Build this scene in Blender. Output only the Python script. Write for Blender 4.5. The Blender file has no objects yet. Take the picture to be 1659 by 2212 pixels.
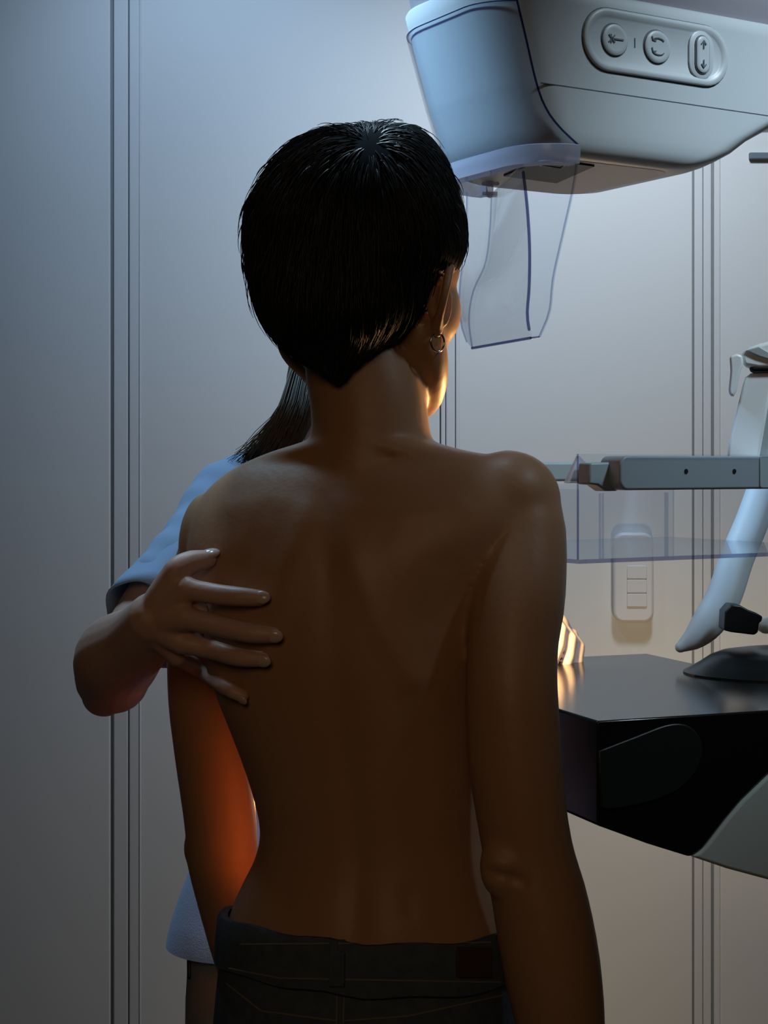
import bpy, bmesh, math, random
import numpy as np
from mathutils import Vector, Matrix
from mathutils.bvhtree import BVHTree

random.seed(7); rng = np.random.default_rng(7)
S = bpy.context.scene
COL = S.collection

# ------------------------------------------------------------------ camera
F, HX, HY, CZ = 3600.0, 829.5, 1000.0, 1.345      # focal (px), principal column, horizon row, eye height
cam = bpy.data.objects.new('camera', bpy.data.cameras.new('camera')); COL.objects.link(cam)
cam.location = (0, 0, CZ); cam.rotation_euler = (math.pi/2, 0, 0)
cam.data.sensor_fit = 'VERTICAL'; cam.data.sensor_height = 36; cam.data.sensor_width = 27
cam.data.lens = F/2212*36; cam.data.shift_y = -(1106-HY)/2212
cam.data.clip_start = 0.05
S.camera = cam
S.view_settings.view_transform = 'Standard'; S.view_settings.look = 'None'
S.view_settings.exposure = 0.0; S.view_settings.gamma = 1.0
S.view_settings.use_curve_mapping = False

# ------------------------------------------------------------------ light
W = bpy.data.worlds.new('world'); S.world = W; W.use_nodes = True
W.node_tree.nodes['Background'].inputs[0].default_value = (0.6, 0.62, 0.7, 1)
W.node_tree.nodes['Background'].inputs[1].default_value = 0.01
def light(name, kind, loc, target, energy, color, **kw):
    d = bpy.data.lights.new(name, kind); d.energy = energy; d.color = color
    for k, v in kw.items(): setattr(d, k, v)
    o = bpy.data.objects.new(name, d); COL.objects.link(o); o.location = loc
    v = Vector(target)-Vector(loc)
    o.rotation_euler = v.to_track_quat('-Z', 'Y').to_euler()
    return o
light('ceiling_lamp_light', 'SPOT', (-0.35, 2.90, 2.68), (-0.36, 3.7, 2.06), 28.5, (0.508, 0.728, 1.000), spot_size=math.radians(100), spot_blend=1.0, shadow_soft_size=0.12)
light('ceiling_lamp_light', 'SPOT', (0.55, 2.85, 2.68), (0.50, 3.7, 1.62), 62, (0.750, 0.880, 1.000), spot_size=math.radians(104), spot_blend=1.0, shadow_soft_size=0.12)
light('machine_fill_light', 'SPOT', (1.05, 1.25, 2.5), (0.40, 1.80, 1.54), 62, (0.700, 0.890, 1.000), spot_size=math.radians(36), spot_blend=1.0, shadow_soft_size=0.10)  # added unseen spot, cone narrowed to brighten the machine and spare the patient
light('side_lamp_light', 'SPOT', (-0.6, 2.3, 2.6), (-0.25, 1.85, 1.25), 50.94, (0.466, 0.753, 1.000), spot_size=math.radians(44), spot_blend=1.0, shadow_soft_size=0.25)
light('nose_fill_light', 'SPOT', (-1.0, 1.35, 2.62), (0.03, 1.80, 1.78), 229.63, (0.454, 0.736, 1.000), spot_size=math.radians(17), spot_blend=1.0, shadow_soft_size=0.10)  # unseen narrow spot added to brighten the nose of the tube head
light('wall_fill_light', 'POINT', (0.57, 3.12, 0.74), (0, 0, 0), 3.5, (1.000, 0.760, 0.500), shadow_soft_size=0.05)  # no fixture: warm point added behind the table to brighten the lower right wall
light('hand_fill_light', 'SPOT', (0.12, 1.97, 1.25), (0.20, 2.17, 1.11), 15.0, (1.000, 0.780, 0.330), spot_size=math.radians(75), spot_blend=.8, shadow_soft_size=0.03)  # spot added in mid-air, out of sight, to light the attendant's hand
light('chin_fill_light', 'SPOT', (0.26, 1.86, 1.30), (0.06, 1.63, 1.44), 8.27, (1.000, 0.543, 0.189), spot_size=math.radians(40), spot_blend=1.0, shadow_soft_size=0.03)  # unseen warm spot added to light neck and chin from the right
light('arm_rim_light', 'SPOT', (-0.13, 1.915, 0.97), (-0.175, 1.74, 0.965), 8.0, (1.000, 0.300, 0.045), spot_size=math.radians(64), spot_blend=.8, shadow_soft_size=0.02)  # hidden orange spot added for the rim glow on the patient's left arm
light('hair_accent_light', 'SPOT', (-0.02, 1.86, 2.68), (-0.01, 1.63, 1.60), 62, (0.56, 0.80, 1.0), spot_size=math.radians(20), spot_blend=1.0, shadow_soft_size=0.10)  # overhead spot added out of view for the highlight on the crown
light('back_fill_light', 'SPOT', (-0.3, -1.3, 2.2), (0.0, 1.6, 1.12), 24.5, (1.000, 0.660, 0.361), spot_size=math.radians(34), spot_blend=1.0, shadow_soft_size=0.5)  # warm fill added behind the camera to lift the bare back, no real fixture

# ------------------------------------------------------------------ helpers
def P(px, py, Y): return np.array([(px-HX)/F*Y, Y, CZ+(HY-py)/F*Y])
def ray(px, py):
    return Vector(((px-HX)/F, 1.0, (HY-py)/F)).normalized()
def cast(px, py, bvh):
    h = bvh.ray_cast(Vector((0, 0, CZ)), ray(px, py))
    return (np.array(h[0]), np.array(h[1])) if h[0] is not None else (None, None)

ORG = {}
def props(o, label=None, cat=None, group=None, kind=None):
    if label: o['label'] = label
    if cat: o['category'] = cat
    if group: o['group'] = group
    if kind: o['kind'] = kind
    return o
def thing(name, loc, label, cat, group=None):
    o = bpy.data.objects.new(name, None); COL.objects.link(o); o.location = loc
    o.empty_display_size = 0.05
    ORG[o.name] = Vector(loc)
    return props(o, label, cat, group)
def link(name, me, parent=None, smooth=True, mats=(), loc=None):
    """verts of me are world coordinates; they are moved into the frame of the parent"""
    off = ORG[parent.name] if parent else Vector(loc if loc is not None else (0, 0, 0))
    me.transform(Matrix.Translation(-off))
    o = bpy.data.objects.new(name, me); COL.objects.link(o)
    if parent: o.parent = parent
    else: o.location = off
    ORG[o.name] = off
    me.materials.clear()
    for m in mats: me.materials.append(m)
    if smooth:
        me.polygons.foreach_set('use_smooth', [True]*len(me.polygons))
    return o
def mesh(V, Fs, name='m'):
    me = bpy.data.meshes.new(name)
    me.from_pydata([tuple(map(float, v)) for v in V], [], [tuple(map(int, f)) for f in Fs]); me.update()
    bm = bmesh.new(); bm.from_mesh(me); bmesh.ops.recalc_face_normals(bm, faces=bm.faces); bm.to_mesh(me); bm.free()
    return me
def obj(name, geo, mat, parent=None, smooth=True, bevel=0, seg=2, loc=None, angle=40):
    me = mesh(*geo, name=name)
    o = link(name, me, parent, smooth, [mat] if not isinstance(mat, (list, tuple)) else mat, loc)
    if bevel:
        b = o.modifiers.new('bevel', 'BEVEL'); b.width = bevel; b.segments = seg; b.limit_method = 'ANGLE'; b.angle_limit = math.radians(angle)
    if smooth:
        me.set_sharp_from_angle(angle=math.radians(50)) if hasattr(me, 'set_sharp_from_angle') else None
    return o
def join(*gs):
    V, Fs = [], []
    for v, f in gs:
        n = len(V); V.extend(list(v)); Fs.extend([tuple(i+n for i in ff) for ff in f])
    return V, Fs
def loft(rings, caps=True, closed=True):
    n = len(rings[0]); V = [p for r in rings for p in r]; Fs = []
    for i in range(len(rings)-1):
        for j in range(n if closed else n-1):
            k = (j+1) % n
            Fs.append((i*n+j, i*n+k, (i+1)*n+k, (i+1)*n+j))
    if caps and closed:
        Fs.append(tuple(range(n))[::-1]); Fs.append(tuple((len(rings)-1)*n+j for j in range(n)))
    return V, Fs
def spline(pts, m):
    """Catmull-Rom resample of rows of any width to m rows"""
    A = np.array(pts, float); n = len(A)
    if n < 3: return [A[0]+(A[-1]-A[0])*t for t in np.linspace(0, 1, m)]
    d = np.r_[0, np.cumsum(np.linalg.norm(np.diff(A[:, :3], axis=0), axis=1)+1e-9)]
    out = []
    for s in np.linspace(0, d[-1], m):
        i = int(min(max(np.searchsorted(d, s)-1, 0), n-2)); t = (s-d[i])/(d[i+1]-d[i])
        p0 = A[max(i-1, 0)]; p1 = A[i]; p2 = A[i+1]; p3 = A[min(i+2, n-1)]
        m1 = (p2-p0)/2 if 0 < i else (p2-p1); m2 = (p3-p1)/2 if i < n-2 else (p2-p1)
        h = [2*t**3-3*t**2+1, t**3-2*t**2+t, -2*t**3+3*t**2, t**3-t**2]
        out.append(h[0]*p1+h[1]*m1+h[2]*p2+h[3]*m2)
    return out
def tube(pts, rad, n=16, sub=0, round_caps=True, flat=1.0, flatdir=None, caps=True):
    pts = [np.array(p, float) for p in pts]
    if np.isscalar(rad): rad = [rad]*len(pts)
    if sub:
        rows = spline([np.r_[p, r] for p, r in zip(pts, rad)], sub); pts = [r[:3] for r in rows]; rad = [max(r[3], 1e-5) for r in rows]
    T = []
    for i in range(len(pts)):
        t = pts[min(i+1, len(pts)-1)]-pts[max(i-1, 0)]; T.append(t/np.linalg.norm(t))
    ref = np.array(flatdir, float) if flatdir is not None else (np.array([0, 0, 1.0]) if abs(T[0][2]) < .9 else np.array([1.0, 0, 0]))
    rings = []
    def ring(c, a, b, r): return [c+r*(math.cos(q)*a+flat*math.sin(q)*b) for q in np.linspace(0, 2*math.pi, n, endpoint=False)]
    a = ref-T[0]*ref.dot(T[0]); a /= np.linalg.norm(a)
    frames = []
    for t in T:
        a = a-t*a.dot(t); a /= np.linalg.norm(a); frames.append((a.copy(), np.cross(t, a)))
    if round_caps:
        for q in (0.15, .5, .85):
            rings.append(ring(pts[0]-T[0]*rad[0]*math.cos(q*math.pi/2), *frames[0], rad[0]*math.sin(q*math.pi/2)))
    for p, r, f in zip(pts, rad, frames): rings.append(ring(p, *f, r))
    if round_caps:
        for q in (.85, .5, .15):
            rings.append(ring(pts[-1]+T[-1]*rad[-1]*math.cos(q*math.pi/2), *frames[-1], rad[-1]*math.sin(q*math.pi/2)))
    return loft(rings, caps=caps)
def ellipsoid(c, r, R=np.eye(3), n=24, m=14):
    c = np.array(c, float); rings = []
    for q in np.linspace(0.04, math.pi-.04, m):
        rings.append([c+R @ np.array([r[0]*math.sin(q)*math.cos(a), r[1]*math.sin(q)*math.sin(a), r[2]*math.cos(q)]) for a in np.linspace(0, 2*math.pi, n, endpoint=False)])
    return loft(rings)
def box(x0, x1, y0, y1, z0, z1):
    V = [(x, y, z) for x in (x0, x1) for y in (y0, y1) for z in (z0, z1)]
    return V, [(0, 1, 3, 2), (4, 6, 7, 5), (0, 4, 5, 1), (2, 3, 7, 6), (0, 2, 6, 4), (1, 5, 7, 3)]
def prism(pts, d):
    """closed outline pts (world) extruded by vector d"""
    d = np.array(d, float); n = len(pts); V = [np.array(p, float) for p in pts]; V += [p+d for p in V[:n]]
    return V, [tuple(range(n)), tuple(range(2*n-1, n-1, -1))]+[(i, (i+1) % n, n+(i+1) % n, n+i) for i in range(n)]
def fuse(geo, voxel, it=8, fac=.5):
    me = mesh(*geo, name='tmp'); o = bpy.data.objects.new('tmp', me); COL.objects.link(o)
    r = o.modifiers.new('r', 'REMESH'); r.mode = 'VOXEL'; r.voxel_size = voxel; r.use_smooth_shade = True
    if it:
        s = o.modifiers.new('s', 'SMOOTH'); s.factor = fac; s.iterations = it
    dg = bpy.context.evaluated_depsgraph_get(); dg.update()
    out = bpy.data.meshes.new_from_object(o.evaluated_get(dg))
    bpy.data.objects.remove(o); bpy.data.meshes.remove(me)
    return out
def getv(me):
    v = np.empty(len(me.vertices)*3); me.vertices.foreach_get('co', v); return v.reshape(-1, 3)
def getn(me):
    v = np.empty(len(me.vertices)*3); me.vertices.foreach_get('normal', v); return v.reshape(-1, 3)
def setv(me, v): me.vertices.foreach_set('co', np.ascontiguousarray(v).ravel()); me.update()
def bvh_of(me): return BVHTree.FromPolygons([tuple(v) for v in getv(me)], [tuple(p.vertices) for p in me.polygons])
def proj(v): return HX+F*v[:, 0]/v[:, 1], HY-F*(v[:, 2]-CZ)/v[:, 1]

# ------------------------------------------------------------------ materials
def mat(name, col, rough=.5, spec=.5, metal=0, sss=0, noise=None, bump=None, coat=0, sss_r=(1, .35, .2), sss_s=.01, sheen=0):
    m = bpy.data.materials.new(name); m.use_nodes = True; nt = m.node_tree; b = nt.nodes['Principled BSDF']
    b.inputs['Base Color'].default_value = (*col, 1); b.inputs['Roughness'].default_value = rough
    b.inputs['Specular IOR Level'].default_value = spec; b.inputs['Metallic'].default_value = metal
    b.inputs['Coat Weight'].default_value = coat; b.inputs['Sheen Weight'].default_value = sheen
    if sss:
        b.inputs['Subsurface Weight'].default_value = sss; b.inputs['Subsurface Radius'].default_value = sss_r; b.inputs['Subsurface Scale'].default_value = sss_s
    if noise or bump:
        tc = nt.nodes.new('ShaderNodeTexCoord')
    if noise:                                   # (scale, amount, colour)
        n = nt.nodes.new('ShaderNodeTexNoise'); n.inputs['Scale'].default_value = noise[0]; n.inputs['Detail'].default_value = 4
        mx = nt.nodes.new('ShaderNodeMix'); mx.data_type = 'RGBA'
        mx.inputs[6].default_value = (*col, 1); mx.inputs[7].default_value = (*noise[2], 1)
        mr = nt.nodes.new('ShaderNodeMapRange'); mr.inputs[1].default_value = .35; mr.inputs[2].default_value = .7; mr.inputs[4].default_value = noise[1]
        nt.links.new(tc.outputs['Object'], n.inputs['Vector']); nt.links.new(n.outputs[0], mr.inputs[0])
        nt.links.new(mr.outputs[0], mx.inputs[0]); nt.links.new(mx.outputs[2], b.inputs['Base Color'])
    if bump:                                    # (scale, strength)
        n = nt.nodes.new('ShaderNodeTexNoise'); n.inputs['Scale'].default_value = bump[0]; n.inputs['Detail'].default_value = 3
        bp = nt.nodes.new('ShaderNodeBump'); bp.inputs['Strength'].default_value = bump[1]; bp.inputs['Distance'].default_value = .002
        nt.links.new(tc.outputs['Object'], n.inputs['Vector']); nt.links.new(n.outputs[0], bp.inputs['Height']); nt.links.new(bp.outputs[0], b.inputs['Normal'])
    return m
def acrylic(name, tint, refl=1.0, rough=.03, ior=1.45):
    m = bpy.data.materials.new(name); m.use_nodes = True; nt = m.node_tree; nt.nodes.clear()
    o = nt.nodes.new('ShaderNodeOutputMaterial'); mx = nt.nodes.new('ShaderNodeMixShader')
    t = nt.nodes.new('ShaderNodeBsdfTransparent'); t.inputs[0].default_value = (*tint, 1)
    g = nt.nodes.new('ShaderNodeBsdfGlossy'); g.inputs['Roughness'].default_value = rough; g.inputs[0].default_value = (refl, refl, refl, 1)
    lw = nt.nodes.new('ShaderNodeLayerWeight'); lw.inputs[0].default_value = .5
    pw = nt.nodes.new('ShaderNodeMath'); pw.operation = 'POWER'; pw.inputs[1].default_value = 4.0
    ma = nt.nodes.new('ShaderNodeMath'); ma.operation = 'MULTIPLY_ADD'; ma.inputs[1].default_value = .6; ma.inputs[2].default_value = ((ior-1)/(ior+1))**2
    nt.links.new(lw.outputs['Facing'], pw.inputs[0]); nt.links.new(pw.outputs[0], ma.inputs[0]); nt.links.new(ma.outputs[0], mx.inputs[0]); nt.links.new(t.outputs[0], mx.inputs[1]); nt.links.new(g.outputs[0], mx.inputs[2]); nt.links.new(mx.outputs[0], o.inputs[0])
    return m
M = dict(
    wall=mat('wall_panel', (.72, .72, .72), .6, .3, noise=(1.5, .25, (.66, .66, .67))),
    groove=mat('groove_dark', (.24, .25, .26), .7),
    trim=mat('wall_trim', (.68, .68, .69), .5, .4),
    dim=mat('room_dim', (.05, .05, .05), .8),
    floor=mat('floor_vinyl', (.10, .09, .08), .5, noise=(8, .5, (.08, .07, .06))),
    skin=mat('skin_tan', (.46, .27, .165), .45, .35, sss=.2, sss_s=.0045, noise=(14, .5, (.40, .215, .12)), bump=(160, .12)),
    skin2=mat('skin_fair', (.62, .41, .34), .45, .35, sss=.2, sss_s=.006, noise=(20, .5, (.56, .34, .27)), bump=(180, .12)),
    hair=mat('hair_black', (.016, .020, .026), .40, .55),
    hairbase=mat('hair_base', (.013, .018, .024), .8, .05),
    hair2=mat('hair_dark_blonde', (.11, .085, .055), .5, .4),
    nail=mat('nail', (.66, .50, .45), .2, .6),
    denim=mat('denim_dark', (.085, .115, .155), .85, .2, noise=(90, .6, (.05, .07, .10)), bump=(700, .4)),
    thread=mat('denim_thread', (.20, .19, .18), .8, .2),
    leather=mat('leather_brown', (.06, .028, .016), .6),
    tunic=mat('tunic_blue', (.36, .52, .78), .85, .2, sheen=.2, bump=(500, .2)),
    trousers=mat('trousers_grey', (.30, .32, .34), .85, .2),
    shoe=mat('shoe_black', (.03, .03, .03), .5),
    steel=mat('steel', (.7, .7, .72), .2, metal=1),
    white=mat('machine_white', (.62, .66, .70), .38, .5),
    grey=mat('machine_grey', (.36, .40, .42), .42, .5),
    mauve=mat('machine_mauve', (.40, .37, .42), .5, .4),
    beige=mat('machine_underside', (.88, .85, .80), .5, .4),
    seam=mat('seam_grey', (.13, .16, .19), .6),
    icon=mat('icon_grey', (.14, .18, .22), .5),
    black=mat('black_gloss', (.006, .006, .006), .16, .5, noise=(30, .3, (.009, .009, .009))),
    blackm=mat('black_matte', (.008, .008, .008), .35, .4),
    pad=mat('black_pad', (.012, .015, .016), .4, .5),
    teal=mat('support_grey', (.34, .40, .42), .45, .5),
    bright=mat('bracket_white', (.80, .83, .85), .35, .5),
    support=mat('support_cover_grey', (.54, .63, .64), .45, .5),
    glass=acrylic('clear_acrylic', (.95, .965, .985), .9),
    edge=acrylic('acrylic_edge', (.40, .42, .58), .8, .1, 1.3),
    frame=mat('acrylic_frame', (.62, .63, .78), .18, .6),
    gedge=acrylic('acrylic_soft_edge', (.74, .78, .86), .8, .1, 1.3),
    plate=mat('switch_white', (.70, .70, .72), .4, .5),
    hole=mat('hole_black', (.004, .004, .004), .6),
    glassdark=mat('collimator_glass', (.03, .03, .032), .5, .3),
)

M['frame'].node_tree.nodes['Principled BSDF'].inputs['Alpha'].default_value = .55

# ------------------------------------------------------------------ room
def wx(px): return (px-HX)/F*WY
WY = 3.70
def struct(name, geo, m, bevel=0):
    o = obj(name, geo, m, None, smooth=False, bevel=bevel); props(o, kind='structure'); return o
struct('floor', box(-2.4, 2.6, -1.6, WY+.1, -.1, 0), M['floor'])
struct('ceiling', box(-2.4, 2.6, -1.6, WY+.1, 2.75, 2.85), M['dim'])
struct('wall_left', box(-2.5, -2.4, -1.6, WY+.1, 0, 2.75), M['dim'])
struct('wall_right', box(2.6, 2.7, -1.6, WY+.1, 0, 2.75), M['dim'])
struct('wall_front', box(-2.4, 2.6, -1.7, -1.6, 0, 2.75), M['dim'])
# back wall: smooth panels in front of a dark backing, with strips over the joints
edges = [(-2.4, wx(238)), (wx(304), wx(950)), (wx(990), wx(1496)), (wx(1556), 2.6)]
V, Fs = box(-2.4, 2.6, WY+.012, WY+.1, 0, 2.75)
g = [(V, Fs)]
wall = struct('wall_back', join(*g), M['groove'])
for i, (a, b) in enumerate(edges):
    o = struct('wall_back', box(a, b, WY, WY+.0125, 0, 2.75), M['wall'], bevel=.003)
def joint(n, strips):
    for k, (a, b, y) in enumerate(strips):
        o = struct('trim_%d' % (n+k), box(wx(a), wx(b), WY+y, WY+.0125, 0, 2.75), M['trim'], bevel=.0025)
joint(1, [(245, 276.5, .001), (279, 301, -.001), (300.5, 305, -.003)])
joint(4, [(952.5, 962, .0), (963.5, 983, -.001), (984.5, 992, .0)])
joint(7, [(1500, 1518.6, .002), (1519.6, 1537, .001), (1543, 1556, .003)])
struct('trim_10', box(wx(1617), 2.6, WY-.012, WY, P(0, 345, WY)[2], P(0, 331, WY)[2]), M['seam'], bevel=.002)

# switch unit on the wall
def rrect(x0, x1, z0, z1, r, n=6):
    out = []
    for cx, cz, a0 in ((x1-r, z1-r, 0), (x0+r, z1-r, 90), (x0+r, z0+r, 180), (x1-r, z0+r, 270)):
        for k in range(n+1):
            a = math.radians(a0+90*k/n); out.append((cx+r*math.cos(a), cz+r*math.sin(a)))
    return out
sw = thing('light_switch', P(1364, 1240, WY-.01), 'white rounded wall switch unit seen below and through the clear paddle', 'switch')
def wp(px, py): p = P(px, py, WY); return p[0], p[2]
x0, z0 = wp(1322, 1342); x1, z1 = wp(1408, 1150)
obj('switch_housing', prism([(x, WY, z) for x, z in rrect(x0, x1, z0, z1, .022)], (0, -.028, 0)), M['plate'], sw, bevel=.006, seg=3)
for k in range(3):
    a, b = wp(1350, 1252+k*30-4), wp(1393, 1224+k*30-4)
    obj('rocker_key', prism([(x, WY-.0275, z) for x, z in rrect(a[0], b[0], a[1], b[1], .003, 3)], (0, -.0035, 0)), M['plate'], sw, bevel=.001)

# ------------------------------------------------------------------ the patient, seen from behind
YAW = math.radians(18)
pat = thing('person', (0, 1.62, 0), 'person with short dark hair, bare back and dark jeans, seen from behind', 'person')
def section(py, L, R, Yc, d, yaw=YAW, n=40, pw=2.3, z=None):
    k = Yc/F; hw = (R-L)/2*k; cx = ((L+R)/2-HX)*k
    w = math.sqrt(max(hw*hw-(d*math.sin(yaw))**2, 1e-6))/math.cos(yaw)
    ca, sa = math.cos(yaw), math.sin(yaw); out = []
    zz = CZ+(HY-py)*k if z is None else z
    for q in np.linspace(0, 2*math.pi, n, endpoint=False):
        c, s = math.cos(q), math.sin(q)
        x = w*math.copysign(abs(c)**(2/pw), c); y = d*math.copysign(abs(s)**(2/pw), s)
        out.append((cx+x*ca+y*sa, Yc-x*sa+y*ca, zz))
    return out
YC = 1.615
torso_lv = [  # row, left, right, centre distance, half depth
    (950, 668, 925, 1.605, .050), (962, 630, 960, 1.605, .050), (975, 585, 1010, 1.605, .048), (992, 540, 1105, 1.608, .050), (1015, 494, 1150, 1.61, .060),
    (1045, 455, 1180, 1.612, .072), (1085, 423, 1190, 1.615, .084), (1130, 408, 1175, YC, .093), (1200, 402, 1130, YC, .100),
    (1300, 412, 1075, YC, .103), (1400, 434, 1058, YC, .103), (1500, 468, 1050, YC, .099), (1600, 508, 1046, YC, .094),
    (1700, 544, 1044, YC, .090), (1790, 565, 1044, YC, .089), (1850, 556, 1050, YC, .091), (1900, 533, 1060, YC, .095),
    (1950, 510, 1075, YC, .100), (2000, 494, 1090, YC, .104), (2070, 482, 1098, YC, .108), (2160, 476, 1100, YC, .11)]
rows = spline([np.array(r, float) for r in torso_lv], 70)
torso = loft([section(*r) for r in rows])
def pt(lst, Ys=None): return [P(a[0], a[1], a[2]) for a in lst], [a[3]*a[2]/F for a in lst]
ra = [(1080, 1072, 1.575, 74), (1116, 1112, 1.565, 98), (1124, 1190, 1.550, 101), (1117, 1300, 1.528, 104), (1107, 1400, 1.512, 99), (1106, 1520, 1.500, 101), (1114, 1650, 1.498, 103),
      (1127, 1760, 1.496, 99), (1143, 1850, 1.495, 99), (1165, 1940, 1.492, 104), (1182, 2030, 1.488, 107), (1197, 2120, 1.484, 105), (1211, 2212, 1.48, 97), (1224, 2300, 1.478, 84), (1236, 2390, 1.476, 68), (1242, 2450, 1.476, 60)]
la = [(500, 1130, 1.655, 50), (462, 1195, 1.675, 76), (448, 1300, 1.70, 86), (444, 1480, 1.72, 83), (453, 1600, 1.73, 80), (472, 1740, 1.74, 79), (478, 1800, 1.742, 78), (481, 1860, 1.745, 77),
      (486, 1920, 1.755, 67), (497, 1990, 1.77, 59), (510, 2060, 1.785, 52), (528, 2130, 1.80, 46), (545, 2190, 1.81, 43)]
parts = [torso, tube(*pt(ra), n=20, sub=40), tube(*pt(la), n=20, sub=40)]
# deltoids, elbows, scapular mass
parts.append(ellipsoid(P(1098, 1082, 1.57), (.050, .05, .048)))
parts.append(ellipsoid(P(1030, 1120, 1.575), (.06, .045, .06)))
parts.append(ellipsoid(P(450, 1180, 1.67), (.030, .042, .055)))
parts.append(ellipsoid(P(1088, 1872, 1.475), (.022, .020, .030)))
parts.append(ellipsoid(P(418, 1832, 1.745), (.011, .014, .018)))
# hands of the patient (right one hangs below the frame, left one rests in front of the hip)
def hand_tubes(wrist, d, n, side, sc=1.0, curl=.25):
    """wrist point, finger direction, back-of-hand normal, thumb side"""
    d = np.array(d, float); d /= np.linalg.norm(d); n = np.array(n, float); n -= d*n.dot(d); n /= np.linalg.norm(n); s = np.cross(d, n)*side
    w = np.array(wrist, float); g = []
    for k, (o, L, r) in enumerate(((.030, .072, .0085), (.010, .080, .0088), (-.010, .074, .0084), (-.028, .058, .0074))):
        b = w+d*.085*sc+s*o*sc
        g.append(tube([w+s*o*.6*sc, w+d*.045*sc+s*o*.85*sc, b], [.015*sc, .0145*sc, .0125*sc], n=10))
        p1 = b+d*L*.45*sc-n*L*.10*sc*curl*2; p2 = p1+(d*.28-n*.28*curl*2)*L*sc; p3 = p2+(d*.2-n*.3*curl*2)*L*sc
        g.append(tube([b, p1, p2, p3], [.0105*sc, r*1.05*sc, r*sc, r*.85*sc], n=10))
    t0 = w+d*.02*sc+s*.02*sc; t1 = w+d*.055*sc+s*.045*sc-n*.01; t2 = w+d*.085*sc+s*.055*sc-n*.018; t3 = w+d*.108*sc+s*.055*sc-n*.024
    g.append(tube([t0, t1, t2, t3], [.016*sc, .0125*sc, .0105*sc, .0085*sc], n=10))
    return g
parts += hand_tubes(P(1243, 2450, 1.476), (0.02, .12, -1), (.95, -.2, 0), 1)
parts += hand_tubes(P(545, 2190, 1.81), (.45, -.02, -.8), (-.4, .9, 0), 1)
# neck and head
parts.append(tube([P(782, 800, 1.625), P(795, 870, 1.615), P(800, 930, 1.612), P(800, 1010, 1.615)], [.056, .0565, .058, .066], n=24, sub=14))
HS, PSI, RHO = 1.10, math.radians(33), math.radians(6)
HC = P(788, 684, 1.63)
def HL(x, y, z):
    x, y, z = x*HS, y*HS, z*HS
    z, x = z*math.cos(RHO)+x*math.sin(RHO), x*math.cos(RHO)-z*math.sin(RHO)
    return HC+np.array([x*math.cos(PSI)+y*math.sin(PSI), -x*math.sin(PSI)+y*math.cos(PSI), z])
HR = np.array([HL(1, 0, 0)-HC, HL(0, 1, 0)-HC, HL(0, 0, 1)-HC]).T
def hell(c, r): return ellipsoid(HL(*c), r, HR)
parts += [hell((0, -.004, .062), (.070, .084, .080)), hell((0, .030, .004), (.064, .058, .082)), hell((0, .052, -.074), (.024, .020, .020)),
          tube([HL(.054, .005, -.025), HL(.048, .022, -.052), HL(.026, .046, -.074), HL(0, .062, -.080)], [.023, .020, .019, .017], sub=10),
          tube([HL(-.054, .005, -.025), HL(-.048, .022, -.052), HL(-.026, .046, -.074), HL(0, .062, -.080)], [.023, .020, .019, .017], sub=10),
          hell((.046, .046, .004), (.023, .026, .034)), hell((-.046, .046, .004), (.023, .026, .034)), hell((.052, .040, .042), (.022, .030, .030)), hell((-.052, .040, .042), (.022, .030, .030)),
          tube([HL(0, .086, .030), HL(0, .098, .008), HL(0, .105, -.010)], [.008, .009, .012]), hell((.010, .092, -.014), (.009, .009, .007)), hell((-.010, .092, -.014), (.009, .009, .007)),
          hell((0, .084, -.036), (.022, .010, .006)), hell((0, .082, -.045), (.019, .010, .006)), tube([HL(-.04, .074, .038), HL(0, .088, .036), HL(.04, .074, .038)], [.009, .009, .009], sub=8),
          hell((.030, .076, .020), (.013, .010, .009)), hell((-.030, .076, .020), (.013, .010, .009))]
body_me = fuse(join(*parts), .0032, 16, .5)
# anatomy of the back: spine furrow, shoulder-blade ridges, muscles along the spine
v = getv(body_me); nn = getn(body_me); px, py = proj(v)
sp = np.array([[690, 1000], [702, 1100], [712, 1250], [722, 1400], [738, 1560], [757, 1720], [772, 1880], [765, 2000]])
sx = np.interp(py, sp[:, 1], sp[:, 0])
back = np.clip((-nn[:, 1]-.15)/.4, 0, 1)*np.clip((py-1010)/120, 0, 1)*(v[:, 1] > 1.46)
fx = py*0
on_torso = 1/(1+np.exp((px-1015)/12.))
def ridge(pts, wid, amp):
    A = np.array(pts, float); d = np.full(len(px), 1e9)
    for (a, b) in zip(A[:-1], A[1:]):
        ab = b-a; t = np.clip(((px-a[0])*ab[0]+(py-a[1])*ab[1])/(ab@ab), 0, 1)
        d = np.minimum(d, np.hypot(px-a[0]-t*ab[0], py-a[1]-t*ab[1]))
    return amp*np.exp(-(d/wid)**2)
disp = -.0050*np.exp(-((px-sx)/26)**2)*np.interp(py, [1000, 1150, 1500, 1750, 1950, 2050], [.3, .6, .7, 1, 1.1, .7])
disp += .0030*(np.exp(-((px-sx-75)/50)**2)+np.exp(-((px-sx+70)/46)**2))*np.interp(py, [1300, 1600, 1850, 2000], [.2, .8, 1, .6])
disp += ridge([(735, 1082), (800, 1095), (870, 1108), (1000, 1085)], 26, .0050)+ridge([(745, 1120), (770, 1230), (830, 1360), (900, 1460)], 36, .0045)
disp += ridge([(905, 1475), (930, 1520)], 40, .004)+ridge([(960, 1230), (930, 1330)], 45, -.004)
disp += ridge([(660, 1090), (580, 1075), (500, 1090)], 28, .0040)+ridge([(655, 1130), (630, 1240), (580, 1360), (545, 1440)], 36, .0040)
disp += ridge([(560, 1180), (500, 1250)], 45, -.003)+ridge([(610, 1930), (615, 1960)], 22, -.002)+ridge([(880, 1940), (885, 1965)], 22, -.002)
v = v+nn*(.6*disp*back*on_torso)[:, None]
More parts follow.
